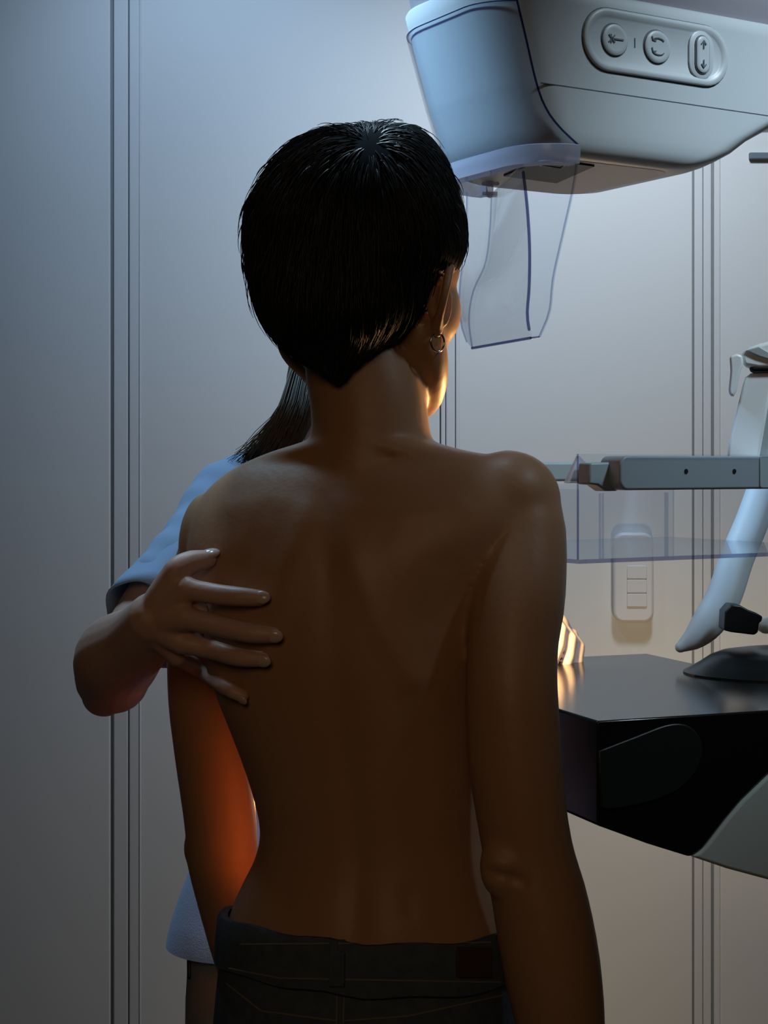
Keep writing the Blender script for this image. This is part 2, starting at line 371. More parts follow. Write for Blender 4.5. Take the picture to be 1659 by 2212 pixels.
# elbow crease on the near arm
ov = (v[:, 1] < 1.54)*np.clip(-nn[:, 1], 0, 1)
d2 = ridge([(1058, 1885), (1100, 1895), (1130, 1905)], 12, -.0035)+ridge([(1065, 1862), (1100, 1868)], 18, .002)
v = v+nn*(d2*ov)[:, None]
setv(body_me, v)
hair_lv = [(284, 775, 872, 1.64, .030), (293, 712, 905, 1.638, .052), (313, 647, 930, 1.636, .078), (343, 605, 953, 1.635, .092), (385, 574, 972, 1.634, .102),
           (430, 551, 986, 1.633, .106), (475, 534, 999, 1.632, .108), (520, 531, 1000, 1.631, .107), (565, 536, 992, 1.629, .104), (612, 544, 945, 1.620, .097), (660, 556, 918, 1.61, .090),
           (700, 573, 892, 1.602, .083), (740, 600, 850, 1.592, .069), (768, 634, 805, 1.582, .051), (800, 688, 762, 1.571, .029), (826, 724, 744, 1.562, .013)]
hrows = spline([np.array((*r[:4], r[4]+.010*math.exp(-((r[0]-560)/170)**2)), float) for r in hair_lv], 40)
hair_geo = loft([section(*r, yaw=.0, n=40, pw=2.1) for r in hrows])
hair_me = fuse(hair_geo, .004, 6, .5)
HB = bvh_of(hair_me)
v = getv(body_me); px, py = proj(v)
for i in np.where((py < 800) & (py > 270) & ((v[:, 1] < 1.63) | (px < 720)) & (px < 905) & (v[:, 2] > 1.40))[0]:
    h, n, _, _ = HB.find_nearest(Vector(v[i]))
    h = np.array(h); n = np.array(n); d = (v[i]-h) @ n
    if -.004 < d < .012 and (py[i] < 700 or n[2] > -.6): v[i] = h-n*.005
setv(body_me, v)
BB = bvh_of(body_me)
# ears, finer than the remeshed body, joined into the same mesh
def ear(sd):
    e = lambda a, b, c: HL(sd*(.066+(a-.066)*.85), b*.85+.45*c*.5+.004, c*.82+.004)
    helix = [(.068, .010, .004), (.076, .014, .022), (.086, .006, .032), (.094, -.010, .028), (.096, -.018, .008), (.090, -.014, -.010), (.080, -.004, -.024), (.073, .004, -.032)]
    g = [tube([e(*p) for p in helix], [.0035, .0036, .0042, .0045, .0042, .0040, .0050, .0062], n=10, sub=30)]
    anti = [(.078, .008, .016), (.085, -.004, .016), (.086, -.009, .002), (.079, -.003, -.012), (.073, .006, -.016)]
    g.append(tube([e(*p) for p in anti], [.003, .0042, .0045, .004, .003], n=10, sub=20))
    g.append(ellipsoid(e(.079, -.004, 0), (.012, .005, .026), HR @ np.array(Matrix.Rotation(sd*.75, 3, 'Z'))))
    g.append(ellipsoid(e(.073, .004, -.030), (.007, .007, .010)))
    g.append(ellipsoid(e(.069, .012, -.008), (.005, .005, .008)))
    return g
eL = join(*ear(-1)); eL = ([np.array(p)+np.array([.006, 0, -.023]) for p in eL[0]], eL[1])
ear_me = fuse(join(*ear(1), eL), .0014, 4, .5)
def merge(*ms):
    bm = bmesh.new()
    for m in ms: bm.from_mesh(m)
    out = bpy.data.meshes.new('merged'); bm.to_mesh(out); bm.free(); return out
body = link('body', merge(body_me, ear_me), pat, True, [M['skin']])

# hair: cap plus combed strands growing from the crown whorl
hv = getv(hair_me); hn = getn(hair_me); hpx, hpy = proj(hv)
def strand_geo(pts, r0, r1, n=3):
    rings = []; m = len(pts)
    T = pts[-1]-pts[0]; T = T/np.linalg.norm(T)
    a = np.cross(T, [0.3, .9, .2]); a /= np.linalg.norm(a); b = np.cross(T, a)
    for i, p in enumerate(pts):
        r = r0+(r1-r0)*i/(m-1)
        rings.append([p+r*(math.cos(q)*a+math.sin(q)*b) for q in (0, 2.1, 4.2)])
    return loft(rings, caps=False)
whorl = P(795, 345, 1.555); whorl = np.array(HB.find_nearest(Vector(whorl))[0])
cand = np.where((hv[:, 1] < 1.70))[0]
SV, SF = [], []
for i in rng.choice(cand, 7500):
    p = hv[i].copy(); n0 = hn[i]; pts = [p-n0*.001]
    L = rng.uniform(.03, .075); st = 7; jit = rng.normal(0, .22, 3); lift = rng.uniform(.001, .0045) if rng.random() < .93 else rng.uniform(.004, .009)
    if hpy[i] > 640: L *= .45; lift *= .45
    q = p.copy()
    for k in range(1, st):
        d = q-whorl; r = np.linalg.norm(d)+1e-6
        d = d/r*math.exp(-r/.09)+np.array([0.05, 0, -1.0])*(1-math.exp(-r/.07))+jit*.5*math.exp(-r/.2)
        d -= n0*d.dot(n0); d /= np.linalg.norm(d)+1e-9
        q = q+d*L/st
        h = HB.find_nearest(Vector(q)); q = np.array(h[0]); n0 = np.array(h[1])
        pts.append(q+n0*(lift*math.sin(math.pi*.62*k/(st-1))))
    if proj(pts[-1][None])[1][0] > 838: continue
    a, b = strand_geo(pts, .0008, .00025)
    n = len(SV); SV += a; SF += [tuple(x+n for x in f) for f in b]
# thin stray wisps over the crown and the left edge
hair_obj = link('hair', merge(hair_me, mesh(SV, SF)), pat, True, [M['hair'], M['hairbase']])
mi = np.zeros(len(hair_obj.data.polygons), dtype=np.int32); mi[:len(hair_me.polygons)] = 1
hair_obj.data.polygons.foreach_set('material_index', mi)

# earring in the near ear
lobe = HL(.073, .000, -.028)
er = [lobe+np.array([.0065*math.cos(a), .004*math.cos(a), .009*math.sin(a)-.006]) for a in np.linspace(0, 2*math.pi, 20)]
props(obj('earring', tube(er, .0010, n=8, round_caps=False), M['steel'], pat), 'thin metal hoop earring')

# jeans
jl = [(2010, 489, 1094, YC, .1075), (2070, 479, 1103, YC, .112), (2150, 470, 1108, YC, .117), (2300, 460, 1122, YC, .125), (2420, 462, 1125, YC, .122), (2520, 480, 1112, YC, .105)]
jg = [loft([section(*r) for r in spline([np.array(r, float) for r in jl], 16)])]
def leg(cx, cy):
    return tube([(cx, cy, .78), (cx, cy, .62), (cx*1.0, cy+.005, .45), (cx, cy, .25), (cx, cy-.01, .05)], [.078, .075, .062, .055, .052], n=20, sub=16, round_caps=False)
jg += [leg(-.105, 1.645), leg(.055, 1.595)]
jeans_me = fuse(join(*jg), .005, 6, .5)
v = getv(jeans_me); nn = getn(jeans_me); px, py = proj(v)
v = v+nn*(-.004*np.exp(-((px-732)/14)**2)*np.clip((py-2100)/60, 0, 1)*(nn[:, 1] < 0)*(py < 2500))[:, None]
v[:, 2] = np.where(v[:, 2] < .02, .02, v[:, 2])
setv(jeans_me, v); JB = bvh_of(jeans_me)
jeans = link('jeans', jeans_me, pat, True, [M['denim']])
# waistband ring with a slightly dipped back
def wring(off, z_add, n=64):
    base = np.array(section(2030, 488, 1096, YC, .1085, n=n)); c = base.mean(0); out = []
    for p in base:
        d = p-c; d[2] = 0; d /= np.linalg.norm(d)
        q = p+d*off; t = (p[1]-c[1])/.12
        q[2] = CZ-.4335+z_add-.013*(t+1)+.009*max(0, c[0]-p[0])/.13+.0015*math.sin(9*math.atan2(d[1], d[0]))
        out.append(q)
    return out
band = obj('waistband', loft([wring(-.004, 0), wring(.0035, .001), wring(.0065, -.004), wring(.0085, -.022), wring(.0095, -.0445), wring(.006, -.047), wring(-.004, -.045)], caps=False), M['denim'], jeans)
WB = bvh_of(band.data)
def shift_bvh(o):
    me = o.data; off = np.array(ORG[o.name]); return BVHTree.FromPolygons([tuple(np.array(vv.co)+off) for vv in me.vertices], [tuple(p.vertices) for p in me.polygons])
WB = shift_bvh(band)
def on(bv, pts, lift):
    out = []
    for a in pts:
        h, n = cast(a[0], a[1], bv)
        if h is not None:
            if n[1] > 0: n = -n
            out.append(h+n*lift)
    return out
def line(a, b, m=16): return [(a[0]+(b[0]-a[0])*t, a[1]+(b[1]-a[1])*t) for t in np.linspace(0, 1, m)]
def seamline(name, pts, bv, r=.0009, par=None, m='thread'):
    q = on(bv, pts, r*.4)
    if len(q) > 2: obj(name, tube(q, r, n=6), M[m], par or jeans)
seamline('stitching', line((495, 2092), (600, 2112))+line((606, 2113), (1080, 2122), 30), WB)
seamline('stitching', line((520, 2040), (1060, 2036), 40), WB)
seamline('stitching', line((728, 2140), (727, 2212)), JB)
seamline('stitching', line((744, 2140), (742, 2212)), JB)
seamline('stitching', line((490, 2125), (560, 2180))+line((566, 2184), (728, 2205)), JB)
seamline('stitching', line((745, 2205), (880, 2195))+line((890, 2193), (1085, 2150)), JB)
def patch(name, px0, px1, py0, py1, bv, th, m, par, nx=8, ny=4, lift=.0005):
    A, Bk = [], []
    for j in range(ny+1):
        for i in range(nx+1):
            h, n = cast(px0+(px1-px0)*i/nx, py0+(py1-py0)*j/ny, bv)
            if n[1] > 0: n = -n
            A.append(h+n*(lift+th)); Bk.append(h-n*.002)
    V = A+Bk; N = len(A); w = nx+1; Fs = []
    for j in range(ny):
        for i in range(nx):
            a = j*w+i; Fs.append((a, a+1, a+1+w, a+w)); Fs.append((N+a, N+a+w, N+a+1+w, N+a+1))
    rim = [i for i in range(nx+1)]+[j*w+nx for j in range(1, ny+1)]+[ny*w+i for i in range(nx-1, -1, -1)]+[j*w for j in range(ny-1, 0, -1)]
    for a, b in zip(rim, rim[1:]+rim[:1]): Fs.append((a, N+a, N+b, b))
    return obj(name, (V, Fs), m, par, bevel=.0008)
patch('belt_loop', 713, 746, 2033, 2130, WB, .0035, M['denim'], jeans)
props(patch('leather_patch', 985, 1062, 2046, 2112, WB, .0015, M['leather'], jeans), 'dark brown leather patch')
def shoe(cx, cy, par, a=0.0):
    rings = []
    for t, w, h in ((-.09, .028, .05), (-.07, .036, .07), (-.02, .037, .075), (.04, .040, .06), (.10, .043, .045), (.14, .036, .035), (.16, .018, .022)):
        rings.append([(cx+w*math.cos(q), cy+t, max(0, h*.5+h*.5*math.sin(q))) for q in np.linspace(0, 2*math.pi, 16, endpoint=False)])
    obj('shoe', loft(rings), M['shoe'], par)
shoe(-.105, 1.665, pat); shoe(.055, 1.615, pat)

# ------------------------------------------------------------------ the attendant in blue, in front of the patient
nur = thing('person', (-.06, 2.06, 0), 'person in pale blue short sleeve tunic, mostly hidden, laying a hand on the bare back', 'person')
NY = 2.07
nb = []
# torso core under the tunic, neck and head (facing the camera, bent to the patient)
nb.append(loft([section(y, L, R, NY, d, yaw=.25) for y, L, R, d in ((985, 640, 800, .05), (1025, 540, 920, .055), (1070, 490, 970, .07), (1150, 500, 900, .080), (1400, 520, 840, .08), (1700, 530, 830, .08), (1950, 490, 850, .085))]))
nb.append(tube([P(720, 800, 2.04), P(718, 900, 2.05), P(718, 1010, 2.06)], [.05, .05, .07], n=20, sub=8))
NC = P(735, 640, 2.03); NR = np.array(Matrix.Rotation(math.pi+.35, 3, 'Z'))
def NL(x, y, z): return NC+NR @ np.array([x, y, z])
def nell(c, r): return ellipsoid(NL(*c), r, NR)
nb += [nell((0, -.012, .040), (.070, .088, .082)), nell((0, .034, -.02), (.062, .058, .086)), nell((0, .062, -.098), (.025, .022, .020)),
       tube([NL(0, .088, .012), NL(0, .102, -.01), NL(0, .110, -.03)], [.009, .010, .012]), nell((0, .088, -.058), (.021, .010, .006)), nell((0, .086, -.066), (.019, .010, .006)),
       nell((.030, .078, .002), (.013, .010, .009)), nell((-.030, .078, .002), (.013, .010, .009)), nell((.074, .0, -.01), (.008, .016, .03)), nell((-.074, .0, -.01), (.008, .016, .03))]
# right arm: shoulder, elbow at lower left, forearm coming back to the hand
def surf(px, py, lift):
    h, n = cast(px, py, BB)
    return h[1]-lift
hand_px = dict(index=[(404, 1272, .031), (462, 1283, .027), (520, 1289, .017), (562, 1292, .0085)],
               middle=[(402, 1335, .034), (474, 1352, .029), (540, 1367, .018), (588, 1371, .0085)],
               ring=[(392, 1388, .031), (452, 1402, .026), (516, 1420, .016), (566, 1424, .0080)],
               little=[(382, 1418, .024), (432, 1446, .020), (486, 1484, .012), (524, 1504, .0070)],
               thumb=[(372, 1268, .024), (382, 1232, .028), (412, 1216, .022), (448, 1208, .012)])
hand_r = dict(index=[.0105, .0100, .0092, .0078], middle=[.0110, .0104, .0095, .0080], ring=[.0104, .0096, .0088, .0076], little=[.0092, .0084, .0078, .0066], thumb=[.0130, .0120, .0118, .0092])
HP = {}
wrist = P(332, 1336, 1.575)
for k, L in hand_px.items():
    Ys = []
    for (a, b, l) in L:
        h, n = cast(max(a, 440), b, BB); Ys.append(h[1]-l-(.0 if a >= 440 else 0))
    pts = [P(a, b, y) for (a, b, l), y in zip(L, Ys)]; HP[k] = pts
    nb.append(tube(pts, hand_r[k], n=14, sub=18))
kn = [HP[k][0] for k in ('index', 'middle', 'ring', 'little')]
for q, r in zip(kn, (.0135, .0140, .0130, .0112)):
    nb.append(tube([wrist+(q-wrist)*.05, wrist+(q-wrist)*.55, q], [.020, .0165, r*.9], n=14, sub=8))
nb.append(tube([wrist, (wrist+HP['thumb'][0])/2+np.array([0, -.002, .004]), HP['thumb'][1]], [.018, .017, .0125], n=14, sub=8))
nb.append(ellipsoid((kn[0]+kn[1]+kn[2]+wrist)/4+np.array([0, .008, 0]), (.030, .012, .032)))
elbow = P(243, 1462, 1.725); shoulder = P(530, 1098, 1.985)
nb.append(tube([shoulder, shoulder*.5+elbow*.5+np.array([-.012, 0, .006]), elbow*.93+shoulder*.07, elbow], [.046, .038, .037, .037], n=20, sub=14))
nb.append(tube([elbow, elbow*.72+wrist*.28+np.array([-.006, -.004, .006]), elbow*.35+wrist*.65, wrist], [.039, .0415, .034, .0255], n=20, sub=16))
nb.append(ellipsoid(P(226, 1500, 1.735), (.024, .028, .023)))
# left arm: bends behind the patient, hand resting on the back edge of the detector table
sh2 = np.array([.115, 2.13, CZ-.05]); el2 = np.array([.085, 2.37, CZ-.22]); wr2 = np.array([.188, 2.215, CZ-.195])
nb.append(tube([sh2, (sh2+el2)/2, el2], [.046, .04, .036], n=18, sub=8)); nb.append(tube([el2, (el2+wr2)/2, wr2], [.037, .035, .027], n=18, sub=8))
nb += hand_tubes(wr2, (.35, -.75, -.12), (.6, .2, .75), -1, .95, curl=.55)
nb.append(ellipsoid(wr2+np.array([.014, -.035, -.010]), (.030, .040, .034)))
nb.append(ellipsoid(wr2+np.array([.030, -.060, -.022]), (.024, .030, .026)))
nur_me = fuse(join(*nb), .0022, 5, .5)
link('body', nur_me, nur, True, [M['skin2']])
for k in ('thumb', 'index', 'middle', 'ring', 'little'):
    p2, p3 = HP[k][2], HP[k][3]; d = (p3-p2)/np.linalg.norm(p3-p2); r = hand_r[k][3]
    nrm = {'thumb': np.array([0, -.45, .9]), 'index': np.array([0, -.9, .22]), 'middle': np.array([.1, -1, -.15]), 'ring': np.array([.1, -1, -.2]), 'little': np.array([-.1, -.85, -.55])}[k]
    nrm -= d*nrm.dot(d); nrm /= np.linalg.norm(nrm); s = np.cross(d, nrm)
    R = np.column_stack([d, s, nrm]); c = p3+d*r*.35+nrm*r*.62
    o = obj('fingernail', ellipsoid(c, (r*1.05, r*.80, r*.38), R, 16, 10), M['nail'], nur)
# tunic: torso and sleeves
tl = [(992, 610, 830, .055), (1008, 545, 910, .062), (1030, 480, 985, .07), (1075, 445, 1015, .085), (1150, 465, 940, .098), (1300, 478, 885, .100), (1500, 480, 860, .100), (1700, 462, 860, .102), (1850, 420, 872, .108), (1950, 392, 885, .112), (2010, 372, 920, .118), (2070, 362, 926, .12), (2110, 360, 926, .12)]
tg = [loft([section(y, L, R, NY, d, yaw=.25, n=48) for y, L, R, d in [tuple(r) for r in spline([np.array(r, float) for r in tl], 34)]])]
hem = P(297, 1322, 1.795)
ax = (elbow-shoulder); ax /= np.linalg.norm(ax)
hemc = shoulder+ax*np.dot(hem-shoulder, ax)
tg.append(tube([shoulder+np.array([.05, .02, .012]), shoulder+np.array([-.008, -.01, .004]), shoulder*.62+hemc*.38, shoulder*.22+hemc*.78], [.050, .058, .061, .0575], n=24, sub=16))
tg.append(tube([np.array([.05, 2.11, CZ-.06]), sh2+np.array([-.012, 0, -.03]), sh2*.6+el2*.4], [.05, .054, .052], n=24, sub=8))
tun_me = fuse(join(*tg), .005, 8, .5)
# hanging sleeve end: an open shell round the upper arm
rings = []
c0 = shoulder*.45+hemc*.55
for t, r in ((0, .0550), (.15, .0575), (.4, .0580), (.6, .0580), (.8, .0580), (1.0, .0585), (1.0, .0560), (.8, .0545), (.6, .0525)):
    c = c0+(hemc-c0)*t
    a = np.cross(ax, [0, 1, .2]); a /= np.linalg.norm(a); b = np.cross(ax, a)
    rings.append([c+(r+.0022*math.sin(3*q+5*t)+.0012*math.sin(7*q-3*t))*(math.cos(q)*a+math.sin(q)*b) for q in np.linspace(0, 2*math.pi, 48, endpoint=False)])
sl = mesh(*loft(rings, caps=False))
v = getv(tun_me); nn = getn(tun_me)
f = .004*np.sin(v[:, 0]*38+v[:, 2]*9+2*np.sin(v[:, 2]*14))*np.clip((1.25-v[:, 2])/.4, 0, 1)+(.0017*np.sin(v[:, 0]*55-v[:, 2]*85+3*np.sin(v[:, 1]*30))+.0012*np.sin(v[:, 0]*110+v[:, 2]*60+v[:, 1]*90))*np.clip((v[:, 2]-1.1)/.1, 0, 1)
setv(tun_me, v+nn*f[:, None])
bm = bmesh.new(); bm.from_mesh(tun_me)
zh = CZ-1026/F*NY
bmesh.ops.bisect_plane(bm, geom=bm.verts[:]+bm.edges[:]+bm.faces[:], plane_co=(0, 0, zh), plane_no=(.03, 0, -1), clear_outer=True)
bm.to_mesh(tun_me); bm.free()
link('tunic', merge(tun_me, sl), nur, True, [M['tunic']])
# trousers
tr = [loft([section(y, L, R, NY, d, yaw=.25) for y, L, R, d in ((1980, 412, 885, .1), (2150, 404, 900, .115), (2300, 402, 905, .12), (2480, 410, 900, .11))])]
tr += [tube([(-.145, 2.06, .66), (-.145, 2.06, .4), (-.14, 2.06, .05)], [.098, .085, .08], n=20, sub=10, round_caps=False), tube([(-.01, 2.1, .66), (-.01, 2.1, .4), (-.01, 2.1, .05)], [.09, .08, .075], n=20, sub=10, round_caps=False)]
tro_me = fuse(join(*tr), .006, 6); v = getv(tro_me); nn = getn(tro_me); px, py = proj(v)
tro = link('trousers', tro_me, nur, True, [M['trousers']])
TB = shift_bvh(tro)
q = on(TB, line((410, 2034), (411, 2110)), .001)
if len(q) > 3: obj('pocket_opening', tube(q, [.003]*len(q), n=8), M['blackm'], tro)
shoe(-.14, 2.0, nur); shoe(-.01, 2.04, nur)
# her hair: a cap and a loose tail hanging past the patient's neck
cap = fuse(join(nell((0, -.02, .052), (.079, .092, .086)), nell((0, -.035, .0), (.074, .070, .08))), .005, 4)
NB = bvh_of(cap)
tail = [tube([P(690, 700, 2.05), P(662, 800, 1.99), P(648, 880, 1.96), P(625, 945, 1.955), P(598, 1000, 1.96)], [.025, .022, .020, .016, .008], n=16, sub=16)]
SV, SF = [], []
for k in range(800):
    u1 = rng.uniform(-1, 1); y0 = rng.uniform(-1, 1)
    a0 = P(690+u1*26, 690+rng.uniform(-25, 25), 2.045+y0*.02); a = P(656+u1*26, 790, 1.985+y0*.022)
    sp_ = rng.normal(0, 1)
    b = P(634+u1*34, 880, 1.935+y0*.025); c = P(600+u1*38+sp_*8, 950+rng.normal(0, 8), 1.93+y0*.02); e = P(562+u1*34+sp_*16, 995+rng.normal(0, 8), 1.95+y0*.012)
    pts = [r for r in spline([a0, a, b, c, e], 11)]
    g_ = strand_geo(pts, .0010, .0003); n = len(SV); SV += g_[0]; SF += [tuple(x+n for x in f_) for f_ in g_[1]]
for k in range(10):
    a = P(612+rng.uniform(-10, 10), 900, 1.95); e = P(518+rng.uniform(0, 45), 990-rng.uniform(0, 25), 1.95)
    g_ = strand_geo([r for r in spline([a, (a+e)/2+np.array([rng.uniform(-.012, .0), 0, -.012]), e], 9)], .0006, .0003); n = len(SV); SV += g_[0]; SF += [tuple(x+n for x in f_) for f_ in g_[1]]
link('hair', merge(cap, mesh(*tail[0]), mesh(SV, SF)), nur, True, [M['hair2']])

# ------------------------------------------------------------------ the mammography machine
mach = thing('mammography_machine', (.62, 2.15, 0), 'white mammography machine with clear face shield, clear compression tray and black detector table', 'medical machine')
TH = math.radians(31); UU = np.array([math.cos(TH), math.sin(TH), 0]); BD = np.array([-math.sin(TH), math.cos(TH), 0])
O0 = np.array([(1130-HX)/F*1.62, 1.62, CZ])
def Q(u, b, z): return O0+UU*u+BD*b+np.array([0, 0, z])
def uof(px, b=0):
    a = (px-HX)/F; o = O0+BD*b
    return (a*o[1]-o[0])/(math.cos(TH)-a*math.sin(TH))
def zof(px, py, b=0): return (HY-py)/F*Q(uof(px, b), b, 0)[1]
DEP = .215
def hsec(uL, uR, off=0.0, rn=.05, rf=.085, rr=.03, lean=.035):
    """plan outline of the head: front-right, front-left, back-left, back-right; as (u, b)"""
    pts = []
    x0, x1, y0, y1 = uL-off, uR+off, -off, DEP+off
    def arc(cx, cy, r, a0, a1, n): 
        for k in range(n+1):
            a = math.radians(a0+(a1-a0)*k/n); pts.append((cx+r*math.cos(a), cy+r*math.sin(a)))
    arc(x1-rr, y0+rr, rr, 0, -90, 6)
    for t in np.linspace(.04, .96, 10): pts.append((x1-rr+(x0+rn+off-(x1-rr))*t, y0))
    arc(x0+rn+off, y0+rn+off, rn+off, -90, -180, 14)
    for t in (.3, .6): pts.append((x0, y0+rn+off+(y1-rf-off-(y0+rn+off))*t))
    arc(x0+rf+off, y1-rf-off, rf+off, 180, 90, 14)
    for t in np.linspace(.04, .96, 8): pts.append((x0+rf+off+(x1-rr-(x0+rf+off))*t, y1))
    arc(x1-rr, y1-rr, rr, 90, 0, 6)
    return pts
def left_px(uL, uR, z):
    return min(HX+F*Q(u, b, z)[0]/Q(u, b, z)[1] for u, b in hsec(uL, uR))
def find_uL(px, uR, z):
    lo, hi = -.3, .2
    for _ in range(40):
        m = (lo+hi)/2
        if left_px(m, uR, z) < px: lo = m
        else: hi = m
    return (lo+hi)/2
zt = np.array([.300, .308, .330, .372, .42, .486, .56]); lpx = np.array([983, 976, 958, 930, 902, 866, 840])
def uR_of(z): return float(np.interp(z, [.300, .308, .335, .362, .40, .45, .7], [.215, .245, .295, .33, .45, .87, .87]))
UL = {}
def uL_of(z):
    if z not in UL: UL[z] = find_uL(float(np.interp(z, zt, lpx)), uR_of(z), z)
    return UL[z]
def ring_at(z, off, uLf=None): return [Q(u, b, z) for u, b in hsec(uL_of(z), uR_of(z), off)]
lv = [(.3045, -.020), (.3055, -.014), (.308, -.008), (.313, -.0035), (.320, -.001), (.330, 0), (.345, 0), (.3712, 0), (.3717, 0), (.3723, 0), (.3728, 0), (.40, 0), (.43, 0), (.455, 0), (.468, 0), (.4705, -.002), (.471, -.006)]
head = obj('tube_head', loft([ring_at(z, o) for z, o in lv]), M['white'], mach, angle=60)
obj('cover_seam', prism([Q(u, -.0004, z) for u, z in ((.022, .3726), (.022, .3718), (.84, .3718), (.84, .3726))], BD*.002), M['seam'], head, smooth=False)
def ring_plan(zp, off, z): return [np.array([p[0], p[1], CZ+z]) for p in ring_at(zp, off)]
obj('underside_cover', loft([ring_plan(.3045, -.0190, .3052), ring_plan(.3045, -.0195, .3042), ring_plan(.3045, -.024, .3038)]), M['beige'], head)
obj('upper_cover', loft([ring_at(z, o) for z, o in ((.470, -.010), (.472, -.008), (.52, -.008), (.60, -.012), (.64, -.03))]), M['mauve'], head)
# nose ring seam
# control panel on the near side of the head
def stadium(uc, zc, L, r, n=14):
    out = []
    for k in range(n+1): a = math.radians(-90+180*k/n); out.append((uc+L+r*math.cos(a), zc+r*math.sin(a)))
    for k in range(n+1): a = math.radians(90+180*k/n); out.append((uc-L+r*math.cos(a), zc+r*math.sin(a)))
    return out
def vstadium(uc, zc, L, r, n=10): return [(uc+(b-zc), zc-(a-uc)) for a, b in stadium(uc, zc, L, r, n)]
def relief(rings2d):
    """rings of (outline, height in front of the face)"""
    return loft([[Q(u, -h, z) for u, z in o] for o, h in rings2d])
PU, PZ, PL = .168, .4246, .0640
obj('panel_groove', relief([(stadium(PU, PZ, PL, .0328), -.002), (stadium(PU, PZ, PL, .0328), .0006), (stadium(PU, PZ, PL, .0300), .0006), (stadium(PU, PZ, PL, .0300), -.002)]), M['seam'], head)
panel = obj('control_panel', relief([(stadium(PU, PZ, PL, .0316), -.002), (stadium(PU, PZ, PL, .0316), .0022), (stadium(PU, PZ, PL, .0305), .0032), (stadium(PU, PZ, PL, .0262), .0034), (stadium(PU, PZ, PL, .0235), .0016), (stadium(PU, PZ, PL, .0215), .0008)]), M['white'], head)
rs = obj('rocker_step', relief([(vstadium(.2262, PZ, .0085, .0170), .0), (vstadium(.2262, PZ, .0085, .0165), .0026), (vstadium(.2262, PZ, .0085, .0150), .0032)]), M['white'], panel)
def circ(u, z, r, n=28): return [(u+r*math.cos(a), z+r*math.sin(a)) for a in np.linspace(0, 2*math.pi, n, endpoint=False)]
def stroke(pts, w, h):
    """thin raised mark on the head"""
    gs = []
    for (a, b) in zip(pts[:-1], pts[1:]):
        a = np.array(a); b = np.array(b); t = (b-a)/np.linalg.norm(b-a); n = np.array([-t[1], t[0]])*w/2; e = t*w*.3
        q = [a-e+n, a-e-n, b+e-n, b+e+n]
        gs.append(prism([Q(u, -h, z) for u, z in q], -BD*.0004))
    return join(*gs)
b1u, b2u, b3u = .1117, .167, .2262; bz = .4254
for (bu, r) in ((b1u, .0172), (b2u, .0180)):
    obj('button_gap', relief([(circ(bu, bz, r), .0), (circ(bu, bz, r), .0012), (circ(bu, bz, r-.0018), .0012), (circ(bu, bz, r-.0018), 0)]), M['seam'], panel)
    bt = obj('round_button', relief([(circ(bu, bz, r-.0016), 0), (circ(bu, bz, r-.0016), .0030), (circ(bu, bz, r-.0030), .0040), (circ(bu, bz, r-.0060), .0036), (circ(bu, bz, .002), .0034)]), M['white'], panel)
    h = .0041
    if bu == b1u:
        obj('icon', join(stroke([(bu-.0085, bz+.004), (bu-.0015, bz-.003)], .0014, h), stroke([(bu-.0085, bz-.003), (bu-.0015, bz+.004)], .0014, h), stroke([(bu-.006, bz+.0045), (bu-.006, bz-.004)], .0010, h), stroke([(bu-.005, bz+.0005), (bu+.0095, bz+.0005)], .0014, h)), M['icon'], bt, smooth=False)
    else:
        up = [(bu+.0075*math.cos(math.radians(a)), bz+.0050+.0035*math.sin(math.radians(a))) for a in range(20, 165, 18)]
        dn = [(bu+.0075*math.cos(math.radians(a)), bz-.0050-.0035*math.sin(math.radians(a))) for a in range(20, 165, 18)]
        obj('icon', join(stroke(up, .0012, h), stroke(dn, .0012, h), stroke([(up[-1][0]-.001, up[-1][1]+.0035), up[-1], (up[-1][0]+.004, up[-1][1]-.0005)], .0012, h), stroke([(dn[-1][0]-.001, dn[-1][1]+.004), dn[-1], (dn[-1][0]+.004, dn[-1][1]+.0008)], .0012, h)), M['icon'], bt, smooth=False)
obj('button_gap', relief([(vstadium(b3u, PZ, .0105, .0098), .003), (vstadium(b3u, PZ, .0105, .0098), .0042), (vstadium(b3u, PZ, .0105, .0084), .0042), (vstadium(b3u, PZ, .0105, .0084), .003)]), M['seam'], panel)
bt = obj('rocker_button', relief([(vstadium(b3u, PZ, .0105, .0085), .003), (vstadium(b3u, PZ, .0105, .0085), .0052), (vstadium(b3u, PZ, .0105, .0070), .0062), (vstadium(b3u, PZ, .0105, .004), .0058)]), M['white'], panel)
h = .0064
obj('icon', join(*[g for s in (1, -1) for g in (stroke([(b3u-.003, PZ+s*.0105), (b3u, PZ+s*.0140), (b3u+.003, PZ+s*.0105)], .0013, h), stroke([(b3u, PZ+s*.0130), (b3u, PZ+s*.0060)], .0012, h))]), M['icon'], bt, smooth=False)
obj('status_mark', stroke([(.1385, PZ+.006), (.1385, PZ-.003)], .0012, .0010), M['icon'], panel, smooth=False)
# collimator window under the head
def on_z(px, py, z): return P(px, py, z*F/(HY-py))
cw = obj('collimator_window', prism([on_z(a, b, .3018) for a, b in ((1088, 381), (1172, 345), (1284, 360), (1202, 396))], (0, 0, .002)), M['glassdark'], head, smooth=False)
sl_ = [on_z(a, b, .2995) for a, b in ((1164, 349), (1178, 347), (1212, 352), (1220, 357), (1210, 363), (1168, 357))]
obj('window_latch', tube(sl_+[sl_[0]], .0010, n=8), M['plate'], cw)
